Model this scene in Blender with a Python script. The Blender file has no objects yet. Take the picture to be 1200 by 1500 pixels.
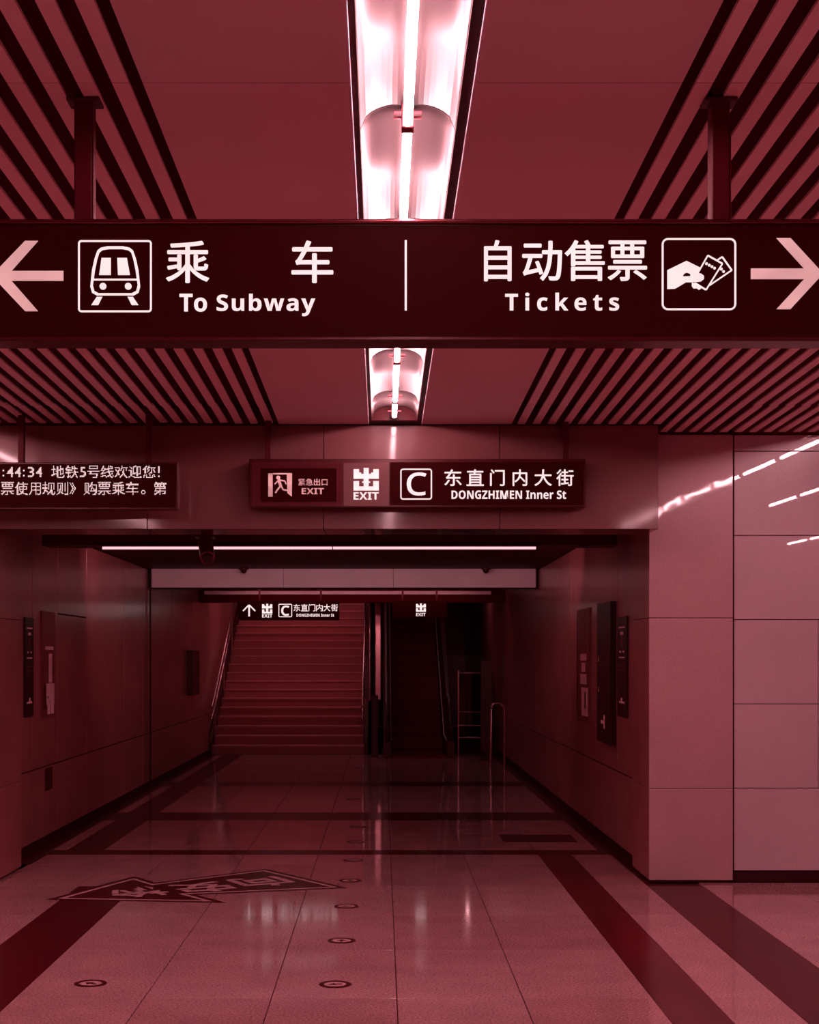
import bpy, bmesh, math, random
from mathutils import Vector, Matrix
random.seed(7)
S = bpy.context.scene
COL = S.collection

# ------------------------------------------------------------------ camera, world, exposure
F = 2240.0                      # focal length in pixels of the 1200 x 1500 frame
CX, HY, EYE = 560.0, 965.0, 1.594
cam = bpy.data.cameras.new('camera')
cam.sensor_fit = 'HORIZONTAL'
cam.sensor_width = 36.0
cam.lens = 36.0 * F / 1200.0
cam.shift_x = (600.0 - CX) / 1200.0
cam.shift_y = (HY - 750.0) / 1200.0
cam.clip_start = 0.05
cam.clip_end = 200
camo = bpy.data.objects.new('camera', cam)
COL.objects.link(camo)
camo.location = (0, 0, EYE)
camo.rotation_euler = (math.pi / 2, 0, 0)
S.camera = camo

S.view_settings.view_transform = 'Standard'
S.view_settings.look = 'None'
S.view_settings.gamma = 1.0
S.view_settings.use_curve_mapping = False
S.view_settings.exposure = 0.0
S.cycles.max_bounces = 10
S.cycles.diffuse_bounces = 5
S.cycles.glossy_bounces = 5
S.cycles.sample_clamp_indirect = 4.0

world = bpy.data.worlds.new('world')
S.world = world
world.use_nodes = True
bg = world.node_tree.nodes['Background']
bg.inputs['Color'].default_value = (1.0, 0.02, 0.07, 1)      # dim red fill light added to lift the shadows
bg.inputs['Strength'].default_value = 0.13

LAMP = (1.0, 0.50, 0.55)        # colour every lamp in the station gives
TUBE_POWER = 80.0
SLOPE = 0.015625                # the hall ceiling falls slightly towards the passage
TILT = -math.atan(SLOPE)
def zc(y): return 3.367 - SLOPE * y

# ------------------------------------------------------------------ materials
def newmat(name):
    m = bpy.data.materials.new(name)
    m.use_nodes = True
    nt = m.node_tree
    return m, nt, nt.nodes['Principled BSDF']

def surf(name, col, rough=0.5, metal=0.0, spec=0.5, coat=0.0, coat_rough=0.03, noise=0.0, nscale=30.0,
         rough_noise=0.0, speck=0.0, sscale=400.0, bump=0.0, bscale=60.0, stretch=(1, 1, 1), hue=None):
    m, nt, b = newmat(name)
    N, L = nt.nodes, nt.links
    b.inputs['Base Color'].default_value = (*col, 1)
    b.inputs['Roughness'].default_value = rough
    b.inputs['Metallic'].default_value = metal
    b.inputs['Specular IOR Level'].default_value = spec
    b.inputs['Coat Weight'].default_value = coat
    b.inputs['Coat Roughness'].default_value = coat_rough
    geo = N.new('ShaderNodeNewGeometry')
    mp = N.new('ShaderNodeMapping')
    mp.inputs['Scale'].default_value = stretch
    L.new(geo.outputs['Position'], mp.inputs['Vector'])
    def ns(scale, detail=3.0):
        n = N.new('ShaderNodeTexNoise')
        n.inputs['Scale'].default_value = scale
        n.inputs['Detail'].default_value = detail
        L.new(mp.outputs['Vector'], n.inputs['Vector'])
        return n
    fac = None
    def mul(a_socket, lo, hi):
        r = N.new('ShaderNodeMapRange')
        r.inputs['From Min'].default_value = 0.3
        r.inputs['From Max'].default_value = 0.7
        r.inputs['To Min'].default_value = lo
        r.inputs['To Max'].default_value = hi
        L.new(a_socket, r.inputs['Value'])
        return r.outputs['Result']
    if noise:
        fac = mul(ns(nscale).outputs['Fac'], 1 - noise, 1 + noise)
    if speck:
        s = mul(ns(sscale, 2.0).outputs['Fac'], 1 - speck, 1 + speck)
        if fac is None: fac = s
        else:
            mm = N.new('ShaderNodeMath'); mm.operation = 'MULTIPLY'
            L.new(fac, mm.inputs[0]); L.new(s, mm.inputs[1]); fac = mm.outputs[0]
    if fac is not None:
        vm = N.new('ShaderNodeVectorMath'); vm.operation = 'SCALE'
        vm.inputs[0].default_value = col
        L.new(fac, vm.inputs['Scale'])
        L.new(vm.outputs['Vector'], b.inputs['Base Color'])
    if rough_noise:
        L.new(mul(ns(nscale * 0.35).outputs['Fac'], max(0.0, rough - rough_noise), rough + rough_noise), b.inputs['Roughness'])
    if bump:
        bp = N.new('ShaderNodeBump')
        bp.inputs['Strength'].default_value = bump
        bp.inputs['Distance'].default_value = 0.01
        L.new(ns(bscale).outputs['Fac'], bp.inputs['Height'])
        L.new(bp.outputs['Normal'], b.inputs['Normal'])
        if coat: L.new(bp.outputs['Normal'], b.inputs['Coat Normal'])
    return m

def emit(name, col, strength, base=(0.3, 0.2, 0.2), noise=0.0, nscale=6.0):
    m, nt, b = newmat(name)
    b.inputs['Base Color'].default_value = (*base, 1)
    b.inputs['Roughness'].default_value = 0.4
    b.inputs['Emission Color'].default_value = (*col, 1)
    b.inputs['Emission Strength'].default_value = strength
    if noise:
        N, L = nt.nodes, nt.links
        g = N.new('ShaderNodeNewGeometry'); n = N.new('ShaderNodeTexNoise'); r = N.new('ShaderNodeMapRange')
        n.inputs['Scale'].default_value = nscale
        L.new(g.outputs['Position'], n.inputs['Vector']); L.new(n.outputs['Fac'], r.inputs['Value'])
        r.inputs['From Min'].default_value = 0.3; r.inputs['From Max'].default_value = 0.7
        r.inputs['To Min'].default_value = strength * (1 - noise); r.inputs['To Max'].default_value = strength * (1 + noise)
        L.new(r.outputs['Result'], b.inputs['Emission Strength'])
    return m

def T(v, k=0.5): return (v, v * k, v * k * 1.10)     # the rosy tint that runs through the whole place

M = {}
M['backing']   = surf('dark_backing', (0.11, 0.0, 0.008), 0.8, spec=0.1)
M['joint']     = surf('tile_joint', (0.10, 0.01, 0.015), 0.9, spec=0.1)
M['floor']     = surf('granite_floor', T(0.50, .45), 0.07, spec=0.5, noise=0.10, nscale=3.0, speck=0.42, sscale=85.0, rough_noise=0.025)
M['floor_b']   = surf('granite_floor_warm', T(0.46, .43), 0.07, spec=0.5, noise=0.12, nscale=2.5, speck=0.42, sscale=85.0, rough_noise=0.025)
M['dark_tile'] = surf('dark_granite', (0.08, 0.0, 0.005), 0.2, spec=0.07, speck=0.2, sscale=150.0)
M['worn_dark'] = surf('dark_granite_worn', (0.11, 0.003, 0.008), 0.2, spec=0.15, noise=0.3, nscale=5.0, speck=0.3, sscale=120.0, stretch=(1, .15, 1))
M['ceil']      = surf('painted_ceiling_board', T(0.74, .58), 0.6, spec=0.2, noise=0.05, nscale=1.2)
M['slat']      = surf('painted_slat', T(0.88, .56), 0.45, spec=0.35, noise=0.05, nscale=2.0)
M['trim']      = surf('white_trim', T(0.95, .85), 0.35)
M['black']     = surf('black_frame', (0.045, 0.0, 0.003), 0.5, spec=0.25)
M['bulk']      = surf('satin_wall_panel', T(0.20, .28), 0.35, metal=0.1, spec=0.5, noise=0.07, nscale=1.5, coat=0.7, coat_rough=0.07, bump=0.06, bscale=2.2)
M['pillar']    = surf('pillar_panel', T(0.56, .54), 0.3, metal=0.05, spec=0.5, noise=0.05, nscale=2.0, speck=0.08, sscale=90, coat=1.0, coat_rough=0.035, bump=0.30, bscale=1.7)
M['tilewall']  = surf('polished_wall_tile', T(0.62, .68), 0.3, spec=0.5, noise=0.05, nscale=2.0, speck=0.10, sscale=110, coat=1.0, coat_rough=0.012)
M['passage']   = surf('brushed_steel_panel', T(0.42, .26), 0.34, metal=0.15, spec=0.5, noise=0.12, nscale=2.0, coat=0.35, coat_rough=0.14, bump=0.04, bscale=3.0)
M['lintel']    = surf('lintel_panel', T(0.9, .75), 0.4, spec=0.5, noise=0.05, nscale=3)
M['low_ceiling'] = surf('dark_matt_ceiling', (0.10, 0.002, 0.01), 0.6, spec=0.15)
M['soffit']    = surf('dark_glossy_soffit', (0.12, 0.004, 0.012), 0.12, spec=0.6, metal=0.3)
M['steel']     = surf('brushed_stainless', T(0.55, .5), 0.22, metal=0.9, noise=0.08, nscale=20)
M['dsteel']    = surf('dark_painted_steel', (0.09, 0.001, 0.008), 0.45, metal=0.1, spec=0.25)
M['signface']  = surf('black_sign_face', (0.036, 0.0, 0.001), 0.5, spec=0.05)
M['camcase']   = surf('camera_case', (0.26, .03, .05), 0.4)
M['rail']      = surf('polished_sign_rail', (0.22, .05, .06), 0.16, metal=0.9)
M['signedge']  = surf('sign_frame', (0.07, 0.001, 0.005), 0.25, metal=0.2, spec=0.5)
M['reflector'] = surf('white_enamel_reflector', (0.085, 0.058, 0.061), 0.42, metal=0.72, spec=0.5)
M['tube']      = emit('fluorescent_tube_glow', LAMP, TUBE_POWER)
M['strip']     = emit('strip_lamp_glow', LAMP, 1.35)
M['passfill']  = emit('passage_fill_glow', (1.0, .36, .41), 34.0)  # glow of the unseen lamp added behind the shutter housing
M['stairfill'] = emit('stair_fill_glow', (1.0, .42, .47), 24.0)  # glow of the unseen lamps added over stairs and escalator
M['lintelfill'] = emit('lintel_fill_glow', LAMP, 90.0)  # glow of the unseen lamp added to brighten the lintel
M['neartube']  = emit('near_stair_tube_glow', (1.0, .36, .41), 14.0)
M['holder']    = surf('lamp_holder', (0.30, 0.05, 0.06), 0.5)
M['lit']       = emit('backlit_white_lettering', (1.0, 0.80, 0.80), 0.95, noise=0.06)
M['litarrow']  = emit('backlit_arrow', (1.0, 0.50, 0.50), 0.62, noise=0.25, nscale=5)
M['litdim']    = emit('backlit_dim_lettering', (1.0, 0.42, 0.42), 0.55, noise=0.5, nscale=9)
M['litpanel']  = emit('backlit_rosy_panel', (1.0, 0.3, 0.33), 0.02, base=(.14, .03, .035))
M['led']       = emit('led_dot', (1.0, 0.74, 0.74), 1.0)
M['exitface']  = emit('unlit_exit_box', (1.0, 0.0, 0.0), 0.012, base=(.03, 0, 0))
M['sticker']   = surf('floor_sticker_dark', (0.075, 0.0, 0.004), 0.3, spec=0.3)
M['stickline'] = surf('floor_sticker_print', T(0.62, .5), 0.4, noise=.1, nscale=20)
M['poster_dk'] = surf('dark_poster', (0.035, 0.0, 0.003), 0.35, spec=0.3)
M['poster_md'] = surf('poster_mid', T(0.22, .15), 0.4)
M['poster_lt'] = surf('poster_light', T(0.95, .6), 0.5, noise=.15, nscale=12)
M['step']      = surf('stair_granite', T(0.62, .30), 0.5, spec=0.3, noise=0.15, nscale=4, speck=.15, sscale=80)
M['riser']     = surf('stair_riser', T(0.46, .24), 0.6, spec=0.2)
M['rubber']    = surf('black_rubber', (0.05, 0.0, 0.003), 0.4)
M['escstep']   = surf('escalator_step', (0.16, 0.0, 0.006), 0.5, spec=.15)

def glass_mat():
    m, nt, b = newmat('smoked_glass')
    b.inputs['Base Color'].default_value = (0.55, 0.18, 0.2, 1)
    b.inputs['Roughness'].default_value = 0.02
    b.inputs['Transmission Weight'].default_value = 1.0
    b.inputs['IOR'].default_value = 1.45
    return m
M['glass'] = glass_mat()

# ------------------------------------------------------------------ builders
def tag(o, label=None, cat=None, group=None, kind=None):
    if label: o['label'] = label
    if cat: o['category'] = cat
    if group: o['group'] = group
    if kind: o['kind'] = kind
    return o

def link(name, me, parent=None, loc=None, rot=None):
    o = bpy.data.objects.new(name, me)
    COL.objects.link(o)
    if parent is not None: o.parent = parent
    if loc is not None: o.location = loc
    if rot is not None: o.rotation_euler = rot
    return o

def empty(name, loc=(0, 0, 0), rot=(0, 0, 0)):
    o = bpy.data.objects.new(name, None)
    COL.objects.link(o)
    o.location = loc; o.rotation_euler = rot
    o.empty_display_size = 0.1
    return o

class MB:
    """collects shapes for ONE mesh"""
    def __init__(s): s.v = []; s.f = []; s.sm = []; s.mi = []; s.cur = 0
    def add(s, vs, fs, smooth=False):
        b = len(s.v)
        s.v += [tuple(p) for p in vs]
        for f in fs:
            s.f.append([b + i for i in f]); s.sm.append(smooth); s.mi.append(s.cur)
        return s
    def box(s, x0, x1, y0, y1, z0, z1, c=0.0):
        if c <= 0:
            vs = [(x, y, z) for z in (z0, z1) for y in (y0, y1) for x in (x0, x1)]
            fs = [(0, 2, 3, 1), (4, 5, 7, 6), (0, 1, 5, 4), (2, 6, 7, 3), (0, 4, 6, 2), (1, 3, 7, 5)]
            return s.add(vs, fs)
        bm = bmesh.new()
        bmesh.ops.create_cube(bm, size=1.0)
        for v in bm.verts:
            v.co = Vector(((x0 + x1) / 2 + v.co.x * (x1 - x0), (y0 + y1) / 2 + v.co.y * (y1 - y0), (z0 + z1) / 2 + v.co.z * (z1 - z0)))
        bmesh.ops.bevel(bm, geom=bm.edges[:], offset=c, segments=1, affect='EDGES')
        bm.verts.index_update()
        s.add([v.co[:] for v in bm.verts], [[v.index for v in f.verts] for f in bm.faces])
        bm.free()
        return s
    def tube(s, pts, r, n=10, closed_ends=True):
        pts = [Vector(p) for p in pts]
        rings = []
        for i, p in enumerate(pts):
            a = pts[max(i - 1, 0)]; b = pts[min(i + 1, len(pts) - 1)]
            d = (b - a).normalized()
            up = Vector((0, 0, 1)) if abs(d.z) < .95 else Vector((1, 0, 0))
            u = d.cross(up).normalized(); w = u.cross(d).normalized()
            rings.append([p + u * (r * math.cos(t)) + w * (r * math.sin(t)) for t in [2 * math.pi * k / n for k in range(n)]])
        vs = [q for ring in rings for q in ring]
        fs = []
        for i in range(len(rings) - 1):
            for k in range(n):
                a, b2 = i * n + k, i * n + (k + 1) % n
                fs.append((a, b2, b2 + n, a + n))
        s.add(vs, fs, True)
        if closed_ends:
            s.add(rings[0], [list(range(n))]); s.add(rings[-1], [list(range(n))[::-1]])
        return s
    def prism(s, poly, d0, d1, axis='y'):
        """2-D outline -> solid. axis y: (x,z); x: (y,z); z: (x,y)"""
        n = len(poly)
        def P(p, d):
            return (p[0], d, p[1]) if axis == 'y' else ((d, p[0], p[1]) if axis == 'x' else (p[0], p[1], d))
        vs = [P(p, d0) for p in poly] + [P(p, d1) for p in poly]
        fs = [list(range(n)), list(range(n, 2 * n))[::-1]] + [(i, i + n, (i + 1) % n + n, (i + 1) % n) for i in range(n)]
        return s.add(vs, fs)
    def dome(s, cx, cy, cz, r, h, down=True, n=16, m=5, sq=1.0):
        vs = []; fs = []
        for j in range(m + 1):
            a = math.pi / 2 * j / m
            for k in range(n):
                t = 2 * math.pi * k / n
                vs.append((cx + r * math.cos(a) * math.cos(t), cy + r * math.cos(a) * math.sin(t), cz + (-1 if down else 1) * h * math.sin(a)))
        for j in range(m):
            for k in range(n):
                fs.append((j * n + k, j * n + (k + 1) % n, (j + 1) * n + (k + 1) % n, (j + 1) * n + k))
        s.add(vs, fs, True)
        s.add(vs[:n], [list(range(n))])
        return s
    def mesh(s, name, mats):
        me = bpy.data.meshes.new(name)
        me.from_pydata(s.v, [], s.f)
        if not isinstance(mats, (list, tuple)): mats = [mats]
        for m in mats: me.materials.append(m)
        for p, sm, mi in zip(me.polygons, s.sm, s.mi):
            p.use_smooth = sm; p.material_index = mi
        bm = bmesh.new(); bm.from_mesh(me)
        bmesh.ops.recalc_face_normals(bm, faces=bm.faces[:])
        bm.to_mesh(me); bm.free()
        me.update()
        return me
    def build(s, name, mats, parent=None, loc=None, rot=None):
        return link(name, s.mesh(name, mats), parent, loc, rot)

_cache = {}
def piece(name, x0, x1, y0, y1, z0, z1, mat, parent, c=0.0015):
    """one box-shaped piece; alike pieces share their mesh"""
    d = (round(x1 - x0, 4), round(y1 - y0, 4), round(z1 - z0, 4), mat.name, c, name)
    if d not in _cache:
        _cache[d] = MB().box(-d[0] / 2, d[0] / 2, -d[1] / 2, d[1] / 2, -d[2] / 2, d[2] / 2, c).mesh(name, mat)
    return link(name, _cache[d], parent, ((x0 + x1) / 2, (y0 + y1) / 2, (z0 + z1) / 2))

def copy_tree(o, parent=None):
    c = o.copy(); COL.objects.link(c); c.parent = parent
    for ch in list(o.children): copy_tree(ch, c)
    return c

# lettering -----------------------------------------------------------------
_tc = {}
def glyphs(body, bold=0.0, spacing=1.0):
    k = (body, bold, spacing)
    if k in _tc: return _tc[k]
    if all(ord(ch) < 128 for ch in body) and any(ch.isalpha() for ch in body):
        up, lo_ = (0x1D5D4, 0x1D5EE) if body != 'C' else (0x1D5A0, 0x1D5BA)
        body = ''.join(chr(up + ord(ch) - 65) if ch.isupper() else chr(lo_ + ord(ch) - 97) if ch.islower() else ch for ch in body)
        bold *= .15 if len(body) > 1 else 1
    c = bpy.data.curves.new('lettering', 'FONT')
    c.body = body; c.offset = bold; c.space_character = spacing
    c.resolution_u = 4; c.fill_mode = 'FRONT'
    o = bpy.data.objects.new('lettering', c); COL.objects.link(o)
    dg = bpy.context.evaluated_depsgraph_get()
    me = bpy.data.meshes.new_from_object(o.evaluated_get(dg))
    vs = [(v.co.x, v.co.y) for v in me.vertices]; fs = [tuple(p.vertices) for p in me.polygons]
    bpy.data.objects.remove(o); bpy.data.curves.remove(c); bpy.data.meshes.remove(me)
    xs = [v[0] for v in vs]; ys = [v[1] for v in vs]
    x0, x1, y0, y1 = min(xs), max(xs), min(ys), max(ys)
    vs = [((x - x0) / (x1 - x0), (y - y0) / (y1 - y0)) for x, y in vs]
    _tc[k] = (vs, fs, (x1 - x0) / (y1 - y0))
    return _tc[k]

class Face:
    """a vertical face at depth Y looking back at the hall; 2-D shapes given in the frame's pixels are
    turned into metres on that face"""
    def __init__(s, Y): s.Y = Y; s.mb = MB()
    def X(s, px): return (px - CX) * s.Y / F
    def Z(s, py): return EYE + (HY - py) * s.Y / F
    def text(s, body, x0, x1, y0, y1, bold=0.0, spacing=1.0):
        cjk = ord(body[0]) > 0x2000
        vs, fs, _ = glyphs(body, 0.0 if cjk else bold, spacing)
        X0, X1, Z0, Z1 = s.X(x0), s.X(x1), s.Z(y1), s.Z(y0)
        e = bold * (Z1 - Z0) if cjk else 0
        sh = [(0, 0), (-e, 0), (e, 0), (0, -e), (0, e)] if cjk and e else [(0, 0)]
        for n, (a, b) in enumerate(sh):
            s.mb.add([(X0 + e + u * (X1 - X0 - 2 * e) + a, s.Y - .0025 - n * .00004, Z0 + e + v * (Z1 - Z0 - 2 * e) + b) for u, v in vs], [f[::-1] for f in fs])
        return s
    def poly(s, pts):
        s.mb.prism([(s.X(x), s.Z(y)) for x, y in pts], s.Y - .003, s.Y + .0005)
        return s
    def rect(s, x0, x1, y0, y1): return s.poly([(x0, y0), (x1, y0), (x1, y1), (x0, y1)])
    def ring(s, outer, inner):
        n = len(outer)
        for i in range(n):
            j = (i + 1) % n
            s.poly([outer[i], outer[j], inner[j], inner[i]])
        return s
    def rrect(s, x0, x1, y0, y1, r, w):
        def rr(x0, x1, y0, y1, r):
            o = []
            for cx, cy, a0 in ((x1 - r, y1 - r, 0), (x0 + r, y1 - r, 90), (x0 + r, y0 + r, 180), (x1 - r, y0 + r, 270)):
                for k in range(6):
                    a = math.radians(a0 + 18 * k)
                    o.append((cx + r * math.cos(a), cy + r * math.sin(a)))
            return o
        return s.ring(rr(x0, x1, y0, y1, r), rr(x0 + w, x1 - w, y0 + w, y1 - w, max(r - w, .3)))
    def disc(s, cx, cy, r, n=16, ry=None):
        return s.poly([(cx + r * math.cos(2 * math.pi * k / n), cy + (ry or r) * math.sin(2 * math.pi * k / n)) for k in range(n)])
    def line(s, a, b, w):
        dx, dy = b[0] - a[0], b[1] - a[1]; l = math.hypot(dx, dy); nx, ny = -dy / l * w / 2, dx / l * w / 2
        return s.poly([(a[0] + nx, a[1] + ny), (b[0] + nx, b[1] + ny), (b[0] - nx, b[1] - ny), (a[0] - nx, a[1] - ny)])
    def build(s, name, mat, parent=None): return s.mb.build(name, mat, parent)

# ------------------------------------------------------------------ floor
fl = MB().box(-8, 8, -3.2, 25.5, -0.12, -0.012).box(-3.1, 2.1, 25.501, 36, -.12, -.002).build('floor', M['joint']); tag(fl, 'polished granite station floor with dark stone bands', kind='structure')
def tile(x0, x1, y0, y1, mat, gx=.0025, gy=.001):
    return piece('tile', x0 + gx, x1 - gx, y0 + gy, y1 - gy, -0.012, 0.0, mat, fl, c=0.0008)
rows = [-3.2 + .94, -1.08, .1, 1.28, 2.46, 3.64, 4.82, 6.0, 7.18, 8.36, 9.52, 10.72, 11.86, 12.44]
colsA = [-1.727, -1.12, -.521, .069, .661, 1.27]
left_out = [-2.13 - .6 * k for k in range(5)][::-1]
right_out = [2.25 + .6 * k for k in range(6)]
for a, b in zip(rows[:-1], rows[1:]):
    for cols in (left_out, colsA, [1.54, 1.865], right_out):
        for x0, x1 in zip(cols[:-1], cols[1:]):
            if a >= 10.88 and (x1 < -2.7 or x0 > 1.9): continue
            bb = min(b, 10.88) if (x1 < -2.75 or x0 > 1.9) else b
            if x0 < -2.7 and x1 > -2.7: x0 = max(x0, -2.735) if a >= 10.7 else x0
            tile(x0, x1, a, bb, M['floor'] if random.random() < .6 else M['floor_b'])
    if a < 10.7: piece('border_tile', -2.13, -1.727, a, b, -.012, 0, M['dark_tile'], fl, .0008)
    else: tile(-2.13, -1.727, a, b, M['floor'])
    piece('border_tile', 1.27, 1.54, a, b, -.012, 0, M['worn_dark'], fl, .0008)
    if a < 10.7: piece('border_tile', 1.865, 2.25, a, min(b, 10.88), -.012, 0, M['dark_tile'], fl, .0008)
for a, b in ((12.44, 12.75), (15.10, 15.87), (19.13, 19.83)):
    for x0, x1 in zip([-2.75, -1.12, .069, 1.27], [-1.12, .069, 1.27, 1.80]):
        piece('border_tile', x0, x1, a, b, -.012, 0, M['dark_tile'], fl, .0008)
colsC = [-2.75, -2.63, -2.32, -1.727, -1.12, -.521, .069, .661, 1.27, 1.80]
for seq in ([12.75, 13.92, 15.10], [15.87, 16.96, 18.05, 19.13], [19.83, 21.0, 22.2, 23.4, 24.5, 25.48]):
    for a, b in zip(seq[:-1], seq[1:]):
        for i, (x0, x1) in enumerate(zip(colsC[:-1], colsC[1:])):
            if i == 1: piece('border_tile', x0, x1, a, b, -.012, 0, M['dark_tile'], fl, .0008)
            else: tile(x0, x1, a, b, M['floor_b'] if random.random() < .6 else M['floor'])
for x0, x1, y0, y1 in ((-2.95, -2.74, 11.60, 12.44), (1.867, 1.99, 11.60, 12.44), (1.867, 1.90, 10.885, 11.598)):
    piece('border_tile', x0 + .001, x1 - .001, y0, y1, -.012, 0, M['dark_tile'], fl, .0008)
for y0, y1 in ((12.442, 14), (14, 16.5), (16.5, 19), (19, 21.5), (21.5, 25.48)):
    for x0, x1 in ((-2.95, -2.75), (1.80, 1.99)):
        piece('border_tile', x0 + .001, x1 - .001, y0, y1, -.012, 0, M['dark_tile'], fl, .0008)
piece('drain_cover', 1.06, 1.70, 13.32, 13.84, 0.0, .004, M['dark_tile'], fl, .001)

# floor discs
def make_disc():
    t = empty('floor_marker')
    n = 28
    def ringm(r0, r1, z0, z1):
        m = MB(); vs = []; fs = []
        for k in range(n):
            a = 2 * math.pi * k / n
            c, s_ = math.cos(a), math.sin(a)
            vs += [(r0 * c, r0 * s_, z0), (r0 * c, r0 * s_, z1), (r1 * c, r1 * s_, z1), (r1 * c, r1 * s_, z0)]
        for k in range(n):
            q = (k + 1) % n * 4; p = k * 4
            fs += [(p, p + 1, q + 1, q), (p + 1, p + 2, q + 2, q + 1), (p + 2, p + 3, q + 3, q + 2)]
        return m.add(vs, fs)
    ringm(.056, .079, 0, .004).build('rim', M['sticker'], t)
    d = MB().prism([(.055 * math.cos(2 * math.pi * k / n), .055 * math.sin(2 * math.pi * k / n)) for k in range(n)], 0, .002, 'z')
    d.build('plate', M['stickline'], t)
    a = MB().prism([(-.035, -.008), (0, -.008), (0, -.026), (.035, 0), (0, .026), (0, .008), (-.035, .008)], .002, .0035, 'z')
    a.build('arrow_mark', M['sticker'], t)
    return t
proto = make_disc(); proto.location = (-1.43, 7.5, 0); proto.rotation_euler.z = math.pi * .8
tag(proto, 'round floor guide marker lying by itself at the lower left, near the dark stone strip', 'floor marker', 'round guide markers set in the floor')
disc_labels = ['nearest round floor guide marker of the central row, lowest in the picture',
  'second round floor guide marker of the central row, with a pale shiny plate',
  'third round floor guide marker of the central row, level with the reflected exit sign',
  'fourth round floor guide marker of the central row, right of the arrow sticker point',
  'fifth round floor guide marker, just in front of the first dark cross band',
  'sixth round floor guide marker, just behind the first dark cross band',
  'seventh round floor guide marker, in the passage before the second dark cross band',
  'eighth round floor guide marker, between the second and third dark cross bands',
  'farthest round floor guide marker, near the foot of the stairs']
for k, y in enumerate([7.48, 8.64, 9.84, 10.98, 12.1, 13.3, 14.5, 17.4, 22.3]):
    c = copy_tree(proto); c.location = (-.23 if k < 7 else -.33, y, 0)
    c.rotation_euler.z = math.pi * (.5 if k % 2 else 1.05)
    c['label'] = disc_labels[k]

# arrow sticker on the floor
st = empty('floor_sticker', (-1.3, 10.6, 0))
tag(st, 'big dark arrow-shaped sticker with pale outline and three characters lying on the floor', 'floor sticker')
pts = [(-2.222, 10.11), (-1.016, 9.98), (-1.253, 10.32), (-.237, 10.63), (-.88, 11.59), (-1.61, 10.88), (-1.815, 11.20)]
cxy = Vector((-1.3, 10.6))
loc = [(p[0] - cxy.x, p[1] - cxy.y) for p in pts]
MB().prism(loc, 0.0004, .0018, 'z').build('backing', M['sticker'], st)
def offset_poly(P, d):
    out = []; n = len(P)
    A = sum(P[i][0] * P[(i + 1) % n][1] - P[(i + 1) % n][0] * P[i][1] for i in range(n)) / 2
    sg = 1 if A > 0 else -1
    for i in range(n):
        p0, p1, p2 = Vector(P[i - 1]), Vector(P[i]), Vector(P[(i + 1) % n])
        e1 = (p1 - p0).normalized(); e2 = (p2 - p1).normalized()
        n1 = Vector((-e1.y, e1.x)) * sg; n2 = Vector((-e2.y, e2.x)) * sg
        b = (n1 + n2).normalized(); k = max(.35, b.dot(n1))
        out.append(tuple(p1 + b * (d / k)))
    return out
o1, o2 = offset_poly(loc, .05), offset_poly(loc, .078)
m = MB()
for i in range(len(loc)):
    j = (i + 1) % len(loc)
    m.prism([o1[i], o1[j], o2[j], o2[i]], .0018, .0026, 'z')
m.build('outline', M['stickline'], st)
m = MB()
for ch, (gx, gy) in zip('检安向', ((-1.678, 10.44), (-1.25, 10.66), (-.858, 10.92))):
    vs, fs, _ = glyphs(ch, .022)
    th = math.radians(30) + math.pi
    c_, s_ = math.cos(th), math.sin(th)
    vv = []
    for u, v in vs:
        a, b = (u - .5) * .40, (v - .5) * .44
        vv.append((gx - cxy.x + a * c_ - b * s_, gy - cxy.y + a * s_ + b * c_, .0028))
    m.add(vv, fs)
m.build('lettering', M['stickline'], st)

# ------------------------------------------------------------------ hall ceiling (children in its own tilted frame)
ce = MB().box(-8, 8, -3.2, 11.04, .13, .2).build('ceiling', M['backing'], None, (0, 0, 3.367), (TILT, 0, 0))
tag(ce, 'slatted station ceiling with plain boards along the middle lamp channel', kind='structure')
segs = [(-3.15, -.785), (-.78, 4.518), (4.524, 9.80), (9.806, 10.49)]
for a, b in segs:
    piece('ceiling_board', -.709, -.097, a, b, 0, .02, M['ceil'], ce)
    piece('ceiling_board', .275, .888, a, b, 0, .02, M['ceil'], ce)
for i in range(26):
    xr = -.709 - .040 - .1035 * i
    if -3.16 - .17 < xr < -3.16 + .22: continue
    for a, b in segs:
        if i == 0 or True:
            dz = .0 if b < 9.9 else random.uniform(0, .012)
            piece('slat', xr - .051, xr, a, b, dz, dz + .012, M['slat'], ce, .001)
for i in range(30):
    xl = .888 + .040 + .1035 * i
    if 3.33 - .2 < xl < 3.33 + .17: continue
    for a, b in segs:
        b2 = 10.82 if b == 10.49 and xl > 1.95 else b
        if b2 > 10.4 and xl > 2.3: dx = .012
        else: dx = 0
        piece('slat', xl + dx, xl + dx + .051, a, b2, 0, .012, M['slat'], ce, .001)
for x0, x1 in ((-.097, -.0915), (.2695, .275)):
    piece('edge_trim', x0, x1, -3.15, 10.49, -.004, .03, M['trim'], ce, .0008)
# black channel sides
piece('channel_side', -.0905, -.071, -3.15, 10.49, .004, .12, M['black'], ce, .0008)
piece('channel_side', .236, .2685, -3.15, 10.49, .004, .12, M['black'], ce, .0008)
for y0, y1 in ((-3.15, 10.49),):
    piece('channel_back', -.07, .235, y0, y1, .118, .128, M['black'], ce, .0008)

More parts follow.
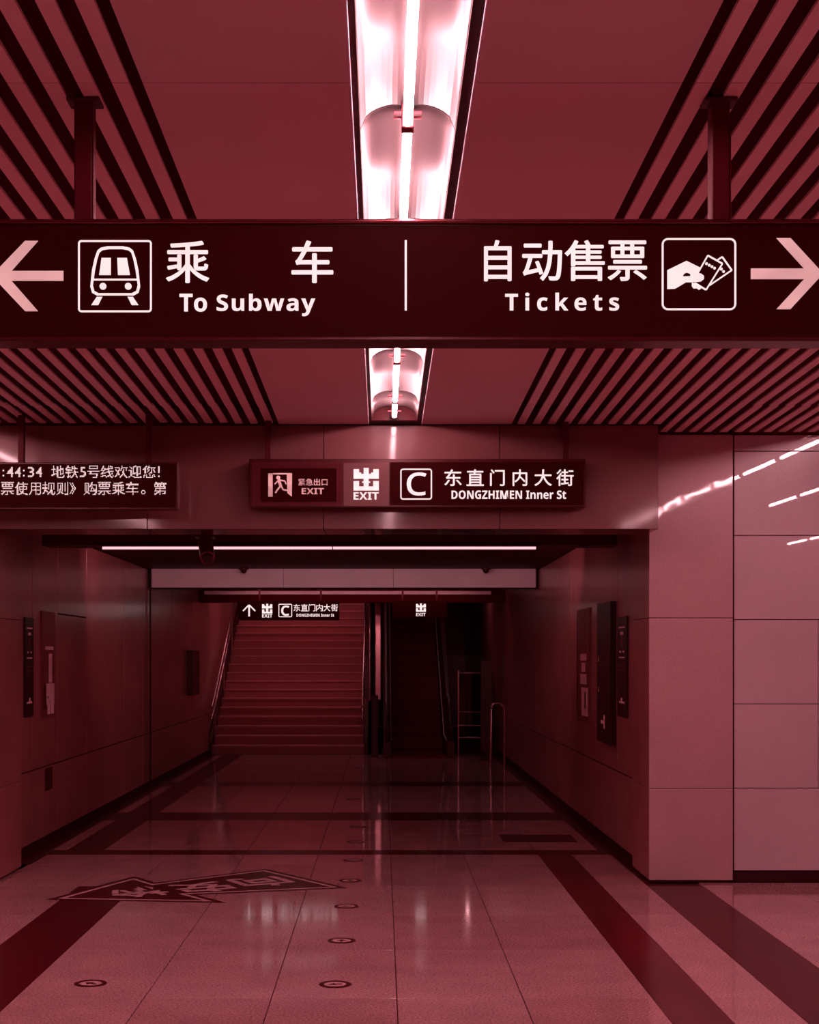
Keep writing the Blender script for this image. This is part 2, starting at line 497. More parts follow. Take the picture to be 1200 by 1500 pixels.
# fluorescent lights: one module per tube
def make_light(L=1.22, gap=.006):
    t = empty('ceiling_light')
    hw = .152
    n = 18
    prof = []
    for k in range(n + 1):
        u = -1 + 2 * k / n
        z = .018 + .082 * math.sqrt(max(0, 1 - (abs(u)) ** 2.3)) - .010 * math.exp(-(u / .22) ** 2)
        prof.append((u * hw, z))
    vs = []; fs = []
    for y in (gap, L - gap):
        for x, z in prof: vs.append((x, y, z))
    for y in (gap, L - gap):
        for x, z in prof: vs.append((x, y, z + .004))
    m = n + 1
    for k in range(n):
        fs.append((k, k + 1, m + k + 1, m + k))
        fs.append((2 * m + k, 3 * m + k, 3 * m + k + 1, 2 * m + k + 1))
        fs.append((k, 2 * m + k, 2 * m + k + 1, k + 1))
        fs.append((m + k, m + k + 1, 3 * m + k + 1, 3 * m + k))
    MB().add(vs, fs, True).build('reflector', M['reflector'], t)
    MB().tube([(0, .03, .030), (0, .035, .030), (0, L - .035, .030), (0, L - .03, .030)], .015, 12).build('tube', M['tube'], t)
    for y in (.012, L - .03):
        h = MB().box(-.02, .02, y, y + .018, .014, .096, .003)
        h.box(-.045, -.02, y + .002, y + .012, .058, .066, .001).box(.02, .045, y + .002, y + .012, .058, .066, .001)
        h.build('lamp_holder', M['holder'], t)
    return t
L0 = make_light(1.21)
Ls = make_light(.56)
tag(L0, 'fluorescent tube in an arched white reflector, module of the middle row, above the big hanging sign', 'ceiling light', 'fluorescent modules of the middle ceiling channel')
def place_light(o, x, y):
    o.location = (x, y, zc(y)); o.rotation_euler = (TILT, 0, 0)
first = True
row_labels = {5: 'fluorescent module of the middle row nearest the camera, ending in front of the hanging sign',
              6: 'fluorescent module of the middle row just in front of the big hanging sign',
              7: 'fluorescent module of the middle row hidden behind the big hanging sign',
              8: 'fluorescent module of the middle row seen just below the big hanging sign',
              9: 'fluorescent module of the middle row second from the bulkhead wall'}
for k in range(-1, 10):
    y = 4.947 + 1.21 * (k - 5)
    o = L0 if first else copy_tree(L0)
    first = False
    place_light(o, .0825, y)
    o['label'] = row_labels.get(k + 1, 'fluorescent module of the middle row overhead, out of view in front of the camera')
place_light(Ls, .0825, 9.79)
# the short end module closes the row at the bulkhead
piece('channel_end', -.0905, .2685, 10.36, 10.49, .004, .125, M['black'], ce, .0008)
tag(Ls, 'short fluorescent module closing the middle row right at the bulkhead wall', 'ceiling light', 'fluorescent modules of the middle ceiling channel')
for o in [q for q in S.objects if q.parent is None and q.name.startswith('ceiling_light') and q is not Ls and q.location.y > 9.5]:
    for c in list(o.children): bpy.data.objects.remove(c)
    bpy.data.objects.remove(o)
for x, lab, n in ((3.33, 'fluorescent module of the right-hand row, mirrored in the polished wall tiles', 8),
                  (-3.16, 'fluorescent module of the left-hand row above the slats, outside the frame', 8)):
    for k in range(n):
        y = 9.0 - 1.3 * k
        o = copy_tree(L0); place_light(o, x, y); o.location.z += .015
        o['label'] = lab
        o['group'] = 'fluorescent modules of the right row' if x > 0 else 'fluorescent modules of the left row'
for k in range(2):
    o = copy_tree(L0); place_light(o, 4.43, 4.3 + 1.3 * k); o.location.z += .015
    o['label'] = 'fluorescent module of the far right row, outside the frame'
    o['group'] = 'fluorescent modules of the far right row'
    o = copy_tree(L0); place_light(o, 6.6, -3.1 + 1.3 * k); o.location.z += .015
    o['label'] = 'fluorescent module of the far right row, outside the frame'
    o['group'] = 'fluorescent modules of the far right row'

# ------------------------------------------------------------------ bulkhead over the passage
wf = MB().box(-2.82, 1.86, 10.53, 10.98, 2.505, 3.325).build('wall_front', M['backing'])
tag(wf, 'bulkhead of satin panels over the passage opening', kind='structure')
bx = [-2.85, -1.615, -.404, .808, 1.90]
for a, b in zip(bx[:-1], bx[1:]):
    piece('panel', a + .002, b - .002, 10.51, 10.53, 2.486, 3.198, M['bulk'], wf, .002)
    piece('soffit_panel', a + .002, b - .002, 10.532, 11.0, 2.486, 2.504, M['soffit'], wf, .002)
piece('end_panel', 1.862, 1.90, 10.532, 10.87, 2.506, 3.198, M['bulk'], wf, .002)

# ------------------------------------------------------------------ pillars and side walls of the hall
def pillar(x0, x1, label):
    p = MB().box(x0 + .02, x1 - .02, 10.90, 11.6, 0.0, 3.31).build('pillar', M['backing'])
    tag(p, label, kind='structure')
    for z0, z1 in ((.018, .669), (.673, 1.883), (1.887, 3.19)):
        piece('panel', x0, x1 - .004, 10.88, 10.90, z0, z1, M['pillar'], p, .003)
    inner = x0 if x0 > 0 else x1
    for z0, z1 in ((.018, .669), (.673, 1.883), (1.887, 3.0)):
        a, b = (inner, inner + .02) if x0 > 0 else (inner - .02, inner)
        piece('side_panel', a, b, 10.902, 11.61, z0, z1, M['passage'], p, .002)
    return p
pillar(1.90, 2.50, 'square pillar clad in rosy panels at the right of the passage')
pillar(-3.34, -2.74, 'square pillar clad in dark panels at the left of the passage')
wr = MB().box(2.502, 8.0, 10.93, 11.03, 0, 3.318).build('wall_right', M['backing'])
tag(wr, 'tiled hall wall of polished rosy tiles right of the pillar', kind='structure')
hz = [.085, .673, 1.273, 1.873, 2.473, 3.073, 3.19]
for r in range(6):
    step = .6 if r in (1, 2) else 1.2
    x = 2.506
    while x < 7.8:
        piece('tile', x + .002, x + step - .002, 10.89, 10.93, hz[r] + .002, hz[r + 1] - .003, M['tilewall'], wr, .002)
        x += step
MB().box(2.506, 8.0, 10.905, 10.929, 0, .083).build('baseboard_right', M['black'])['kind'] = 'structure'
wl = MB().box(-8.0, -3.342, 10.93, 11.03, 0, 3.318).build('wall_left', M['backing'])
tag(wl, 'tiled hall wall left of the left pillar', kind='structure')
for r in range(6):
    for k in range(3):
        piece('tile', -4.56 - 1.2 * k + .002, -3.36 - 1.2 * k - .002, 10.89, 10.93, hz[r] + .002, hz[r + 1] - .003, M['tilewall'], wl, .002)

# ------------------------------------------------------------------ passage walls
XL, XR = -2.887, 1.93
def passage_wall(name, X, sgn, splits, zsplit, lab):
    w = MB().box(min(X, X + sgn * .1) + sgn * .02, max(X, X + sgn * .1) + sgn * .02, 11.62, 25.5, 0, 2.74).build(name, M['backing'])
    tag(w, lab, kind='structure')
    for (a, b), upper in zip(zip(splits[:-1], splits[1:]), zsplit):
        zs = [.07, .671] + upper + [2.70]
        for z0, z1 in zip(zs[:-1], zs[1:]):
            x0, x1 = sorted((X, X + sgn * .018))
            piece('panel', x0, x1, a + .006, b - .006, z0 + .006, z1 - .006, M['passage'], w, .002)
    return w
passage_wall('wall_passage_left', XL, -1, [11.63, 12.62, 13.6, 14.93, 17.1, 18.45, 18.85, 21.0, 23.2, 25.48],
             [[], [], [1.995], [], [], [], [], [], []], 'left wall of the passage in brushed dark panels')
passage_wall('wall_passage_right', XR, 1, [11.63, 12.53, 15.6, 16.6, 19.2, 21.3, 23.4, 25.48],
             [[], [], [], [], [], [], []], 'right wall of the passage in brushed dark panels')
for nm, x0, x1 in (('baseboard_left', XL - .019, XL - .012), ('baseboard_right.001', XR + .012, XR + .019)):
    o = MB().box(x0, x1, 11.62, 25.48, 0, .066).build(nm, M['black']); o['kind'] = 'structure'
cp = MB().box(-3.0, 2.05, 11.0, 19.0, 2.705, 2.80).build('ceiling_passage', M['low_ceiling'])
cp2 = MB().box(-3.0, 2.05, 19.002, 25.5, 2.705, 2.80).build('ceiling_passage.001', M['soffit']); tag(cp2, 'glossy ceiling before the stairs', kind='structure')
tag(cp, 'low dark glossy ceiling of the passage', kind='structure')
# lintels
t1 = MB().box(XL + .02, XR - .02, 18.87, 19.25, 2.469, 2.704).build('trim_1', M['backing'])
tag(t1, 'pale lintel of long panels across the passage', kind='structure')
for a, b in zip([-2.845, -.96, .13, 1.894][:-1], [-2.845, -1.22, 1.894, 1.894][1:]): pass
for a, b in ((-2.845, -1.22), (-1.216, .135), (.139, 1.894)):
    piece('panel', a, b, 18.85, 18.869, 2.472, 2.703, M['lintel'], t1, .002)
piece('side_post', -2.866, -2.85, 18.83, 18.869, .07, 2.703, M['black'], t1, .001)
t2 = MB().box(XL + .01, XR - .01, 24.0, 24.3, 2.483, 2.704).build('trim_2', M['backing'])
tag(t2, 'dark lintel in front of the stairs', kind='structure')
MB().box(-2.79, 1.71, 23.93, 23.998, 2.60, 2.655, .006).build('rail_strip', M['lintel'], t2)

# ------------------------------------------------------------------ shutter housing and strip lamp inside the passage
sh = empty('shutter_housing', (0, 12.2, 2.5))
tag(sh, 'dark roller shutter housing across the passage behind the bulkhead', 'shutter housing')
MB().box(-2.72, 1.88, .02, .32, 0.0, .204, .004).build('box', M['dsteel'], sh)
MB().box(-2.70, 1.86, .0, .018, .03, .17, .003).build('cover_plate', M['dsteel'], sh)
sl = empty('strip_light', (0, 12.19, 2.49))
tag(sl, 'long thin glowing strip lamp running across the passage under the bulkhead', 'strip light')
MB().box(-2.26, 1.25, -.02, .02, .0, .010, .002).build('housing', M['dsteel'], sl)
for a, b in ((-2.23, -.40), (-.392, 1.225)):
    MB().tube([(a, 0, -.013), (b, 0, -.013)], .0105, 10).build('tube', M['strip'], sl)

def cross_lamp(y, z, xa, xb, lab, mat='passfill', th=.07):
    t = empty('ceiling_light', (0, y, z)); tag(t, lab, 'ceiling light', 'tube lamps across the passage ceiling')
    MB().box(xa - .05, xb + .05, -.04, .04, .018, 2.7055 - z if th < .04 else th, .003).box((xa + xb) / 2 - .03, (xa + xb) / 2 + .03, -.02, .02, min(th, .02), 2.7055 - z).build('housing', M['dsteel'], t)
    MB().tube([(xa, 0, 0), (xb, 0, 0)], .013, 10).build('tube', M[mat], t)
    MB().box(xa - .05, xb + .05, -.044, -.041, -.026, .05 if th > .04 else 2.7055 - z).box(xa - .05, xb + .05, -.0409, .02 if mat == 'lintelfill' else -.03, -.026, -.023).build('glare_shield', M['dsteel'], t)  # unseen plate added to keep the tube's reflection off the floor
    for x in (xa, xb): MB().box(x - .012, x + .012, -.018, .018, -.016, .0178, .002).build('lamp_holder', M['holder'], t)
cross_lamp(12.80, 2.60, -2.0, 1.1, 'unseen tube lamp added behind the shutter housing to brighten the passage')  # added lamp, hidden from view, lifts the dark passage walls
cross_lamp(14.5, 2.675, -2.3, 1.4, 'unseen tube lamp added on the passage ceiling to brighten the pale lintel', 'lintelfill', th=.03)  # added lamp, tucked out of sight, brightens the lintel panels
cross_lamp(23.3, 2.675, -2.3, 1.4, 'tube lamp on the glossy ceiling just before the stairs', 'neartube', th=.03)
# cameras
cc = empty('security_camera', (-1.36, 11.8, 2.70))
tag(cc, 'dark bullet security camera hanging before the strip lamp', 'security camera')
MB().tube([(0, 0.05, 0.004), (0, 0.05, -.19)], .02, 10).build('stem', M['dsteel'], cc)
MB().box(-.04, .04, 0, .09, -.012, .0035, .003).build('mount', M['dsteel'], cc)
cb = MB().tube([(-.012, .06, -.185), (.0, .0, -.24), (.028, -.14, -.335)], .058, 16).build('body', M['camcase'], cc)
MB().tube([(.028, -.141, -.336), (.031, -.16, -.349)], .040, 14).build('lens', M['rubber'], cb)
MB().prism([(-.07, -.16), (.07, -.16), (.07, .05), (-.07, .05)], -.178, -.170, 'z').build('sun_visor', M['dsteel'], cb)
for px, lab in ((357, 'small dark dome camera on the lintel, left one above the stairs'), (712, 'small dark dome camera on the lintel, right one above the escalator')):
    d = empty('dome_camera', ((px - CX) * 18.7 / F, 18.7, 2.704))
    tag(d, lab, 'dome camera', 'dome cameras on the passage ceiling')
    MB().prism([(.06 * math.cos(k * math.pi / 8), .06 * math.sin(k * math.pi / 8)) for k in range(16)], -.018, 0, 'z').build('base', M['dsteel'], d)
    MB().dome(0, 0, -.018, .042, .05).build('dome', M['rubber'], d)

# ------------------------------------------------------------------ big hanging sign
YS = 4.6
def sX(px): return (px - CX) * YS / F
def sZ(py): return EYE + (HY - py) * YS / F
sg = empty('hanging_sign', (0, YS, 0))
tag(sg, 'big black overhead sign reading To Subway and Tickets, hung from the ceiling on two posts', 'sign')
x0, x1, z0, z1 = -1.30, 1.42, sZ(499), sZ(322)
MB().box(x0, x1, .002, .12, z0, z1, .004).build('housing', M['signedge'], sg)
MB().box(x0 + .004, x1 - .004, -.0, .0019, z0 + .012, z1 - .016).build('face', M['signface'], sg)
MB().tube([(x0, -.002, z1 - .006), (x1, -.002, z1 - .006)], .0075, 14).build('top_rail', M['rail'], sg)
MB().box(x0, x1, -.006, .002, z0, z0 + .011, .003).build('bottom_rail', M['signedge'], sg)
for px in (119, 1059.5):
    X = sX(px)
    h = MB().box(X - .028, X + .028, .03, .09, z1, zc(4.66) + .03, .004)
    h.box(X - .05, X + .05, .02, .10, zc(4.66) - .012, zc(4.66) - .001, .002)
    h.box(X + .0285, X + .031, .03, .036, z1, zc(4.66) - .08)
    h.build('hanger_post', M['dsteel'], sg)
def on(face, name, mat, parent):
    o = face.build(name, mat, None)
    for v in o.data.vertices: v.co.y -= parent.location.y
    for v in o.data.vertices:
        v.co.x -= parent.location.x; v.co.z -= parent.location.z
    o.parent = parent
    return o
f = Face(YS)
f.poly([(93, 397), (93, 411.5), (17, 411.5), (56, 456), (37, 456), (-12, 404)])
f.poly([(93, 397), (-12, 404), (37, 353), (56, 353), (17, 397)])
on(f, 'left_arrow', M['litarrow'], sg)
f = Face(YS)
f.poly([(1100, 393.5), (1178, 393.5), (1137.5, 349), (1158, 349), (1206, 401)])
f.poly([(1100, 393.5), (1206, 401), (1158, 453), (1137.5, 453), (1178, 409), (1100, 409)])
on(f, 'right_arrow', M['litarrow'], sg)
# train pictogram
f = Face(YS)
f.rrect(114.5, 222.5, 352, 457.5, 5, 2.6)
def train_outline(i):
    out = []
    P = [(143, 367), (148, 363), (158, 361), (180, 361), (190, 363), (195, 367), (199, 378), (203, 396), (205.5, 420), (203, 429), (196, 433), (142, 433), (135, 429), (132.5, 420), (135, 396), (139, 378)]
    cx, cy = 169, 399
    for x, y in P:
        l = math.hypot(x - cx, y - cy)
        out.append((cx + (x - cx) * (l - i) / l, cy + (y - cy) * (l - i) / l))
    return out
f.ring(train_outline(0), train_outline(4.2))
f.poly([(149, 378), (162.5, 378), (162.5, 403), (145.5, 403)])
f.poly([(172, 378), (186, 378), (190.5, 403), (173, 403)])
f.rect(136, 202, 408.5, 411)
f.disc(151, 419.5, 5); f.disc(188, 419.5, 5)
f.poly([(142, 435), (150, 435), (144, 447), (134, 447)])
f.poly([(187, 435), (195, 435), (203, 447), (193, 447)])
on(f, 'train_pictogram', M['lit'], sg)
for ch, a, b, c, d in (('乘', 243, 307, 353, 415), ('车', 427, 488.5, 352.5, 415), ('自', 709, 749.5, 352, 412.5), ('动', 765, 823.5, 353, 412),
                       ('售', 827, 886, 352, 412), ('票', 890, 948, 352.5, 412)):
    f = Face(YS); f.text(ch, a, b, c, d, .013); on(f, 'character', M['lit'], sg)
for w, a, b, c, d, e, g in (('To', 263, 303.5, 430.5, 457, .03, 1), ('Subway', 317.5, 462, 430.5, 463.5, .03, 1.1), ('Tickets', 740, 907, 429, 455.5, .028, 1.45)):
    f = Face(YS); f.text(w, a, b, c, d, e, g); on(f, 'word', M['lit'], sg)
f = Face(YS); f.rect(593, 596, 352, 455); on(f, 'divider_line', M['lit'], sg)
# hand with tickets
f = Face(YS)
f.rrect(969.5, 1078.5, 349, 454.5, 9, 2.6)
q = lambda u, v: (960 + u / 5, 340 + v / 5)
for pl in ([(88, 280), (228, 212), (330, 262), (310, 300), (260, 302), (200, 325), (140, 340), (88, 345)],
           [(88, 345), (140, 340), (205, 326), (260, 324), (275, 368), (225, 368), (180, 395), (145, 415), (88, 418)],
           [(256, 303), (300, 300), (335, 305), (356, 322), (356, 345), (335, 362), (300, 366), (262, 366)],
           [(268, 372), (296, 374), (340, 400), (335, 415), (320, 424), (303, 412), (282, 414), (268, 398)]):
    f.poly([q(*p) for p in pl])
tk = [(385, 172), (492, 232), (372, 424), (285, 372)]
for a, b in (((385, 172), (492, 232)), ((492, 232), (372, 424)), ((372, 424), (290, 374)), ((385, 172), (312, 300))):
    f.line(q(*a), q(*b), 2.2)
for a, b in (((490, 182), (560, 280)), ((560, 280), (398, 390)), ((490, 182), (455, 206))):
    f.line(q(*a), q(*b), 2.2)
for u, v in ((375, 232), (395, 243), (415, 254), (434, 265), (484, 272), (500, 290)): f.disc(*q(u, v), 2.0, 10)
on(f, 'ticket_pictogram', M['lit'], sg)
f = Face(YS - .0012)
f.poly([q(*p) for p in [(202, 322), (212, 306), (230, 299), (248, 305), (256, 318), (230, 321)]])
on(f, 'pictogram_gap', M['signface'], sg)

# ------------------------------------------------------------------ LED board
YD = 10.15
ld = empty('display_board', (0, YD, 0))
tag(ld, 'black LED board with two lines of glowing dot letters at the left', 'display')
f = Face(YD)
X0, X1, Z0, Z1 = -3.05, f.X(260.5), f.Z(746), f.Z(677)
MB().box(X0, X1, .004, .13, Z0, Z1, .004).build('housing', M['signedge'], ld)
MB().box(X0 + .012, X1 - .012, 0, .0035, Z0 + .012, Z1 - .012).build('screen', M['signface'], ld)
for px in (28, 216):
    X = f.X(px)
    MB().box(X - .02, X + .02, .05, .09, Z1, zc(YD + .07) + .02, .003).build('hanger_post', M['dsteel'], ld)
mb = MB(); pitch = 1.26
def raster(ch, x0, x1, y0, y1, bold=.004):
    vs, fs, _ = glyphs(ch, bold)
    nx, ny = max(1, round((x1 - x0) / pitch)), max(1, round((y1 - y0) / pitch))
    on_ = set()
    for fc in fs:
        for t in range(1, len(fc) - 1):
            A, B, C_ = vs[fc[0]], vs[fc[t]], vs[fc[t + 1]]
            den = (B[1] - C_[1]) * (A[0] - C_[0]) + (C_[0] - B[0]) * (A[1] - C_[1])
            if abs(den) < 1e-12: continue
            i0 = int(min(A[0], B[0], C_[0]) * nx) ; i1 = int(max(A[0], B[0], C_[0]) * nx) + 1
            j0 = int(min(A[1], B[1], C_[1]) * ny) ; j1 = int(max(A[1], B[1], C_[1]) * ny) + 1
            for i in range(max(0, i0), min(nx, i1)):
                for j in range(max(0, j0), min(ny, j1)):
                    for du in (.25, .5, .75):
                        for dv in (.25, .5, .75):
                            x, y = (i + du) / nx, (j + dv) / ny
                            l1 = ((B[1] - C_[1]) * (x - C_[0]) + (C_[0] - B[0]) * (y - C_[1])) / den
                            l2 = ((C_[1] - A[1]) * (x - C_[0]) + (A[0] - C_[0]) * (y - C_[1])) / den
                            if l1 >= 0 and l2 >= 0 and l1 + l2 <= 1: cnt[(i, j)] = cnt.get((i, j), 0) | (1 << int(du * 4 + dv * 16))
    return nx, ny
h = .42
for ch, a, b, y0, y1 in [('1', -18, -11, 684, 699), ('4', -8, 0, 684, 699), (':', 4, 6, 688, 698), ('4', 10, 20, 684, 699), ('4', 22, 31, 684, 699), (':', 34, 36, 688, 698),
        ('3', 41, 50, 684, 699), ('4', 53, 62, 684, 699), ('地', 75.5, 94.5, 682, 700), ('铁', 96, 115, 682, 700), ('5', 117, 126, 684, 699), ('号', 128, 146, 682, 700),
        ('线', 147.5, 166.5, 682, 700), ('欢', 168, 187, 682, 700), ('迎', 188.5, 207.5, 682, 700), ('您', 209, 228, 682, 700), ('!', 231.5, 234, 683, 699),
        ('车', -18, -1, 706, 725), ('票', 1.5, 20.5, 706, 725), ('使', 22, 41, 706, 725), ('用', 43, 60, 707, 725), ('规', 62, 81, 706, 725), ('则', 83, 100, 706, 725),
        ('》', 102, 111, 707, 724), ('购', 123, 142, 706, 725), ('票', 143.5, 162.5, 706, 725), ('乘', 164, 183, 706, 725), ('车', 184.5, 203, 706, 725), ('。', 207, 213, 718, 724),
        ('第', 225, 244, 706, 725)]:
    cnt = {}
    nx, ny = raster(ch, a, b, y0, y1)
    for (i, j), bits in cnt.items():
        if bin(bits).count('1') < 4: continue
        cxp, cyp = a + (i + .5) * (b - a) / nx, y1 - (j + .5) * (y1 - y0) / ny
        r = pitch * h
        mb.add([(f.X(cxp - r), -.002, f.Z(cyp + r)), (f.X(cxp + r), -.002, f.Z(cyp + r)), (f.X(cxp + r), -.002, f.Z(cyp - r)), (f.X(cxp - r), -.002, f.Z(cyp - r))], [(0, 1, 2, 3)])
mb.build('led_lettering', M['led'], ld)

# ------------------------------------------------------------------ exit sign on the bulkhead
YE = 10.33
ex = empty('exit_sign', (0, YE, 0))
tag(ex, 'long black exit sign with letter C and street name on the bulkhead', 'sign')
f = Face(YE)
MB().box(f.X(365), f.X(858.5), .003, .15, f.Z(743), f.Z(672), .004).build('housing', M['signedge'], ex)
for px in (392, 830):
    MB().box(f.X(px) - .02, f.X(px) + .02, .05, .10, f.Z(672), zc(YE + .07) + .01, .003).build('bracket', M['dsteel'], ex)
MB().box(f.X(571), f.X(855), 0, .0025, f.Z(740), f.Z(677)).build('street_panel', M['signface'], ex)
MB().box(f.X(503.5), f.X(569.5), 0, .0025, f.Z(741), f.Z(678)).build('logo_panel', M['litpanel'], ex)
eb = MB().box(f.X(369), f.X(501.5), 0, .0025, f.Z(741), f.Z(677)).build('exit_box', M['dsteel'], ex)
MB().box(f.X(382), f.X(493), -.004, -.0005, f.Z(735), f.Z(686)).build('exit_screen', M['signface'], eb)
def logo(f, x, y, w, hgt):
    """square gate-like character of two stacked cups crossed by a bar"""
    r = lambda a, b, c, d: f.rect(x + a * w, x + b * w, y + c * hgt, y + d * hgt)
    r(.40, .60, 0, 1); r(0, .22, .05, .48); r(.78, 1, .05, .48); r(.0, 1, .26, .48); r(.22, .30, .2, .28); r(.70, .78, .2, .28)
    r(0, .22, .58, 1); r(.78, 1, .58, 1); r(0, 1, .82, 1); r(.34, .66, .6, .66)
logo(f, 518, 685.5, 37, 33)
f.text('EXIT', 518, 555, 721, 732, .035)
on(f, 'exit_lettering', M['lit'], ex)
f = Face(YE)
f.rrect(586.5, 633, 686.5, 732, 4, 1.9)
f.text('C', 596, 625, 692, 726, .012)
for ch, a in zip('东直门内大街', (651, 683.5, 718, 751, 783, 815)):
    g = Face(YE); g.text(ch, a, a + (25.5 if ch not in '门内' else 21.5), 687.5, 712, .012); on(g, 'character', M['lit'], ex)
f.text('DONGZHIMEN Inner St', 661.5, 829.5, 718.5, 731, .03)
on(f, 'street_lettering', M['lit'], ex)
f = Face(YE - .005)
f.text('紧急出口', 437, 480, 701, 711.5, .02); f.text('EXIT', 442, 474.5, 715, 724, .035)
q = lambda u, v: (365 + u / 4.286, 665 + v / 4.286)
f.rect(*[393, 399.5], 693.5, 727.5)
f.poly([q(236, 125), q(270, 122), q(268, 268), q(240, 245)])
f.rect(400, 427, 693, 695)
f.disc(*q(183, 149), 3.0, 12)
for a, b, w in (((185, 162), (200, 205), 4.2), ((185, 165), (160, 190), 1.8), ((190, 163), (225, 170), 1.9), ((225, 170), (232, 190), 1.8),
                ((198, 200), (178, 225), 2.4), ((178, 225), (165, 245), 2.2), ((200, 200), (215, 225), 2.4), ((215, 225), (240, 228), 2.2)):
    f.line(q(*a), q(*b), w)
on(f, 'emergency_lettering', M['litdim'], ex)

# ------------------------------------------------------------------ far sign over the stairs, far exit mark over the escalator
YF = 23.6
fs_ = empty('stair_sign', (0, YF, 0))
tag(fs_, 'small black sign with an up arrow and letter C hanging above the stairs', 'sign')
f = Face(YF)
MB().box(f.X(349), f.X(497), .003, .10, f.Z(908.5), f.Z(880), .003).build('housing', M['signface'], fs_)
for px in (380, 470): MB().box(f.X(px) - .015, f.X(px) + .015, .03, .06, f.Z(880), 2.72).build('hanger_post', M['dsteel'], fs_)
f.Y = YF
f.line((365, 903), (365, 886), 2.4); f.line((364.5, 886.5), (356, 895), 2.0); f.line((365.5, 886.5), (374, 895), 2.0)
logo(f, 384, 884.5, 15, 14); f.text('EXIT', 384, 399, 899.5, 904.5, .03)
f.rrect(408, 428, 884.5, 904, 2, 1.2); f.text('C', 412, 424, 887, 902, .03)
for k, ch in enumerate('东直门内大街'): f.text(ch, 430 + k * 11, 440 + k * 11, 885, 895.5, .012)
f.text('DONGZHIMEN Inner St', 434.5, 489.5, 899, 903.5, .035)
on(f, 'lettering', M['lit'], fs_)
fe = empty('escalator_sign', (0, YF, 0))
tag(fe, 'small dark exit sign hanging above the escalator', 'sign')
f = Face(YF)
MB().box(f.X(575), f.X(655), .003, .10, f.Z(905), f.Z(880), .003).build('housing', M['signface'], fe)
for px in (590, 640): MB().box(f.X(px) - .015, f.X(px) + .015, .03, .06, f.Z(880), 2.72).build('hanger_post', M['dsteel'], fe)
logo(f, 609.5, 884, 14.5, 12)
f.text('EXIT', 609.5, 623.5, 898, 902.5, .02)
on(f, 'lettering', M['lit'], fe)

# ------------------------------------------------------------------ posters and boxes on the passage walls
def wall_board(name, X, sgn, y0, y1, z0, z1, mat, label, marks=(), thick=.015, cat='poster'):
    """board on a passage wall; marks are (u0,u1,v0,v1,material) with u along depth, v up, both 0..1"""
    r = empty(name, (X, y0, z0)); tag(r, label, cat)
    d = -sgn
    a, b = sorted((d * .001, d * thick))
    bd = MB().box(a, b, 0, y1 - y0, 0, z1 - z0, .002).build('board', mat, r)
    by = {}
    for u0, u1, v0, v1, mt in marks:
        a, b = sorted((d * thick, d * (thick + .001)))
        by.setdefault(mt, MB()).box(a, b, u0 * (y1 - y0), u1 * (y1 - y0), v0 * (z1 - z0), v1 * (z1 - z0))
    for mt, m in by.items(): m.build('printing', M[mt], bd)
    return r
hours = [(.2, .8, .885, .90, 'poster_lt'), (.35, .65, .82, .85, 'poster_lt'), (.45, .55, .70, .80, 'poster_md'), (.25, .4, .64, .66, 'poster_lt'), (.6, .75, .64, .66, 'poster_lt'),
         (.2, .8, .585, .60, 'poster_lt'), (.2, .9, .5, .51, 'poster_md'), (.2, .9, .46, .47, 'poster_md'), (.2, .8, .135, .155, 'poster_lt'), (.45, .6, .155, .19, 'poster_lt')]
wall_board('notice_board', XL, -1, 12.30, 12.60, 1.12, 1.93, M['poster_dk'], 'tall black notice on the left passage wall beside the pillar', hours, cat='notice')
ad = [(.15, .9, .70, .74, 'poster_md'), (.25, .85, .64, .67, 'poster_lt'), (.5, .75, .33, .60, 'poster_lt'), (.3, .95, .12, .32, 'poster_lt'), (.4, .6, .03, .12, 'poster_lt'),
      (.65, .9, .03, .12, 'poster_lt'), (.1, .3, .08, .3, 'sticker'), (.35, .5, .18, .2, 'sticker')]
wall_board('poster', XL, -1, 12.92, 13.42, 1.09, 2.0, M['poster_md'], 'tall narrow picture poster on the left passage wall', ad)
wall_board('service_hatch', XL, -1, 13.08, 13.36, .46, .655, M['dsteel'], 'small dark service hatch low on the left passage wall', thick=.006, cat='hatch')
ad2 = [(.1, .6, .05, .30, 'poster_lt'), (.2, .7, .33, .42, 'poster_lt'), (.3, .6, .44, .52, 'poster_lt'), (.2, .7, .54, .60, 'poster_lt'), (.4, .6, .70, .74, 'sticker'),
       (.25, .35, .12, .26, 'sticker'), (.2, .5, .62, .68, 'poster_md'), (.9, 1.0, .02, .98, 'sticker')]
wall_board('poster', XR, 1, 14.15, 15.05, 1.0, 2.07, M['poster_md'], 'pale picture poster on the right passage wall, farthest of three boards', ad2)
wall_board('notice_board', XR, 1, 12.60, 13.38, .88, 2.07, M['poster_dk'], 'tallest black board on the right passage wall, between poster and notice',
           [(.55, .9, .55, .56, 'poster_md'), (.85, .9, .58, .62, 'poster_lt'), (.85, .9, .36, .39, 'poster_lt'), (.4, .5, .1, .2, 'poster_lt'), (.5, .7, .135, .16, 'poster_lt')], thick=.05, cat='notice')
wall_board('notice_board', XR, 1, 11.98, 12.46, 1.13, 1.93, M['poster_dk'], 'black notice on the right passage wall nearest the pillar', hours, cat='notice')

# ------------------------------------------------------------------ stairs
SY0 = 25.5
stc = empty('staircase', (-1.6, SY0, 0))
tag(stc, 'wide granite staircase rising at the end of the passage', 'staircase')
XS0, XS1 = -2.84 + 1.6, -.30 + 1.6
for k in range(26):
    m = MB(); m.cur = 0
    m.box(XS0, XS1, .31 * k, .31 * (k + 1) + .02, .15 * k + (.001 if k == 0 else 0), .15 * k + .125)
    m.cur = 1
    m.box(XS0, XS1, .31 * k - .02, .31 * (k + 1) - .0005, .15 * k + .1255, .15 * (k + 1), .003)
    m.build('step', [M['riser'], M['step']], stc)
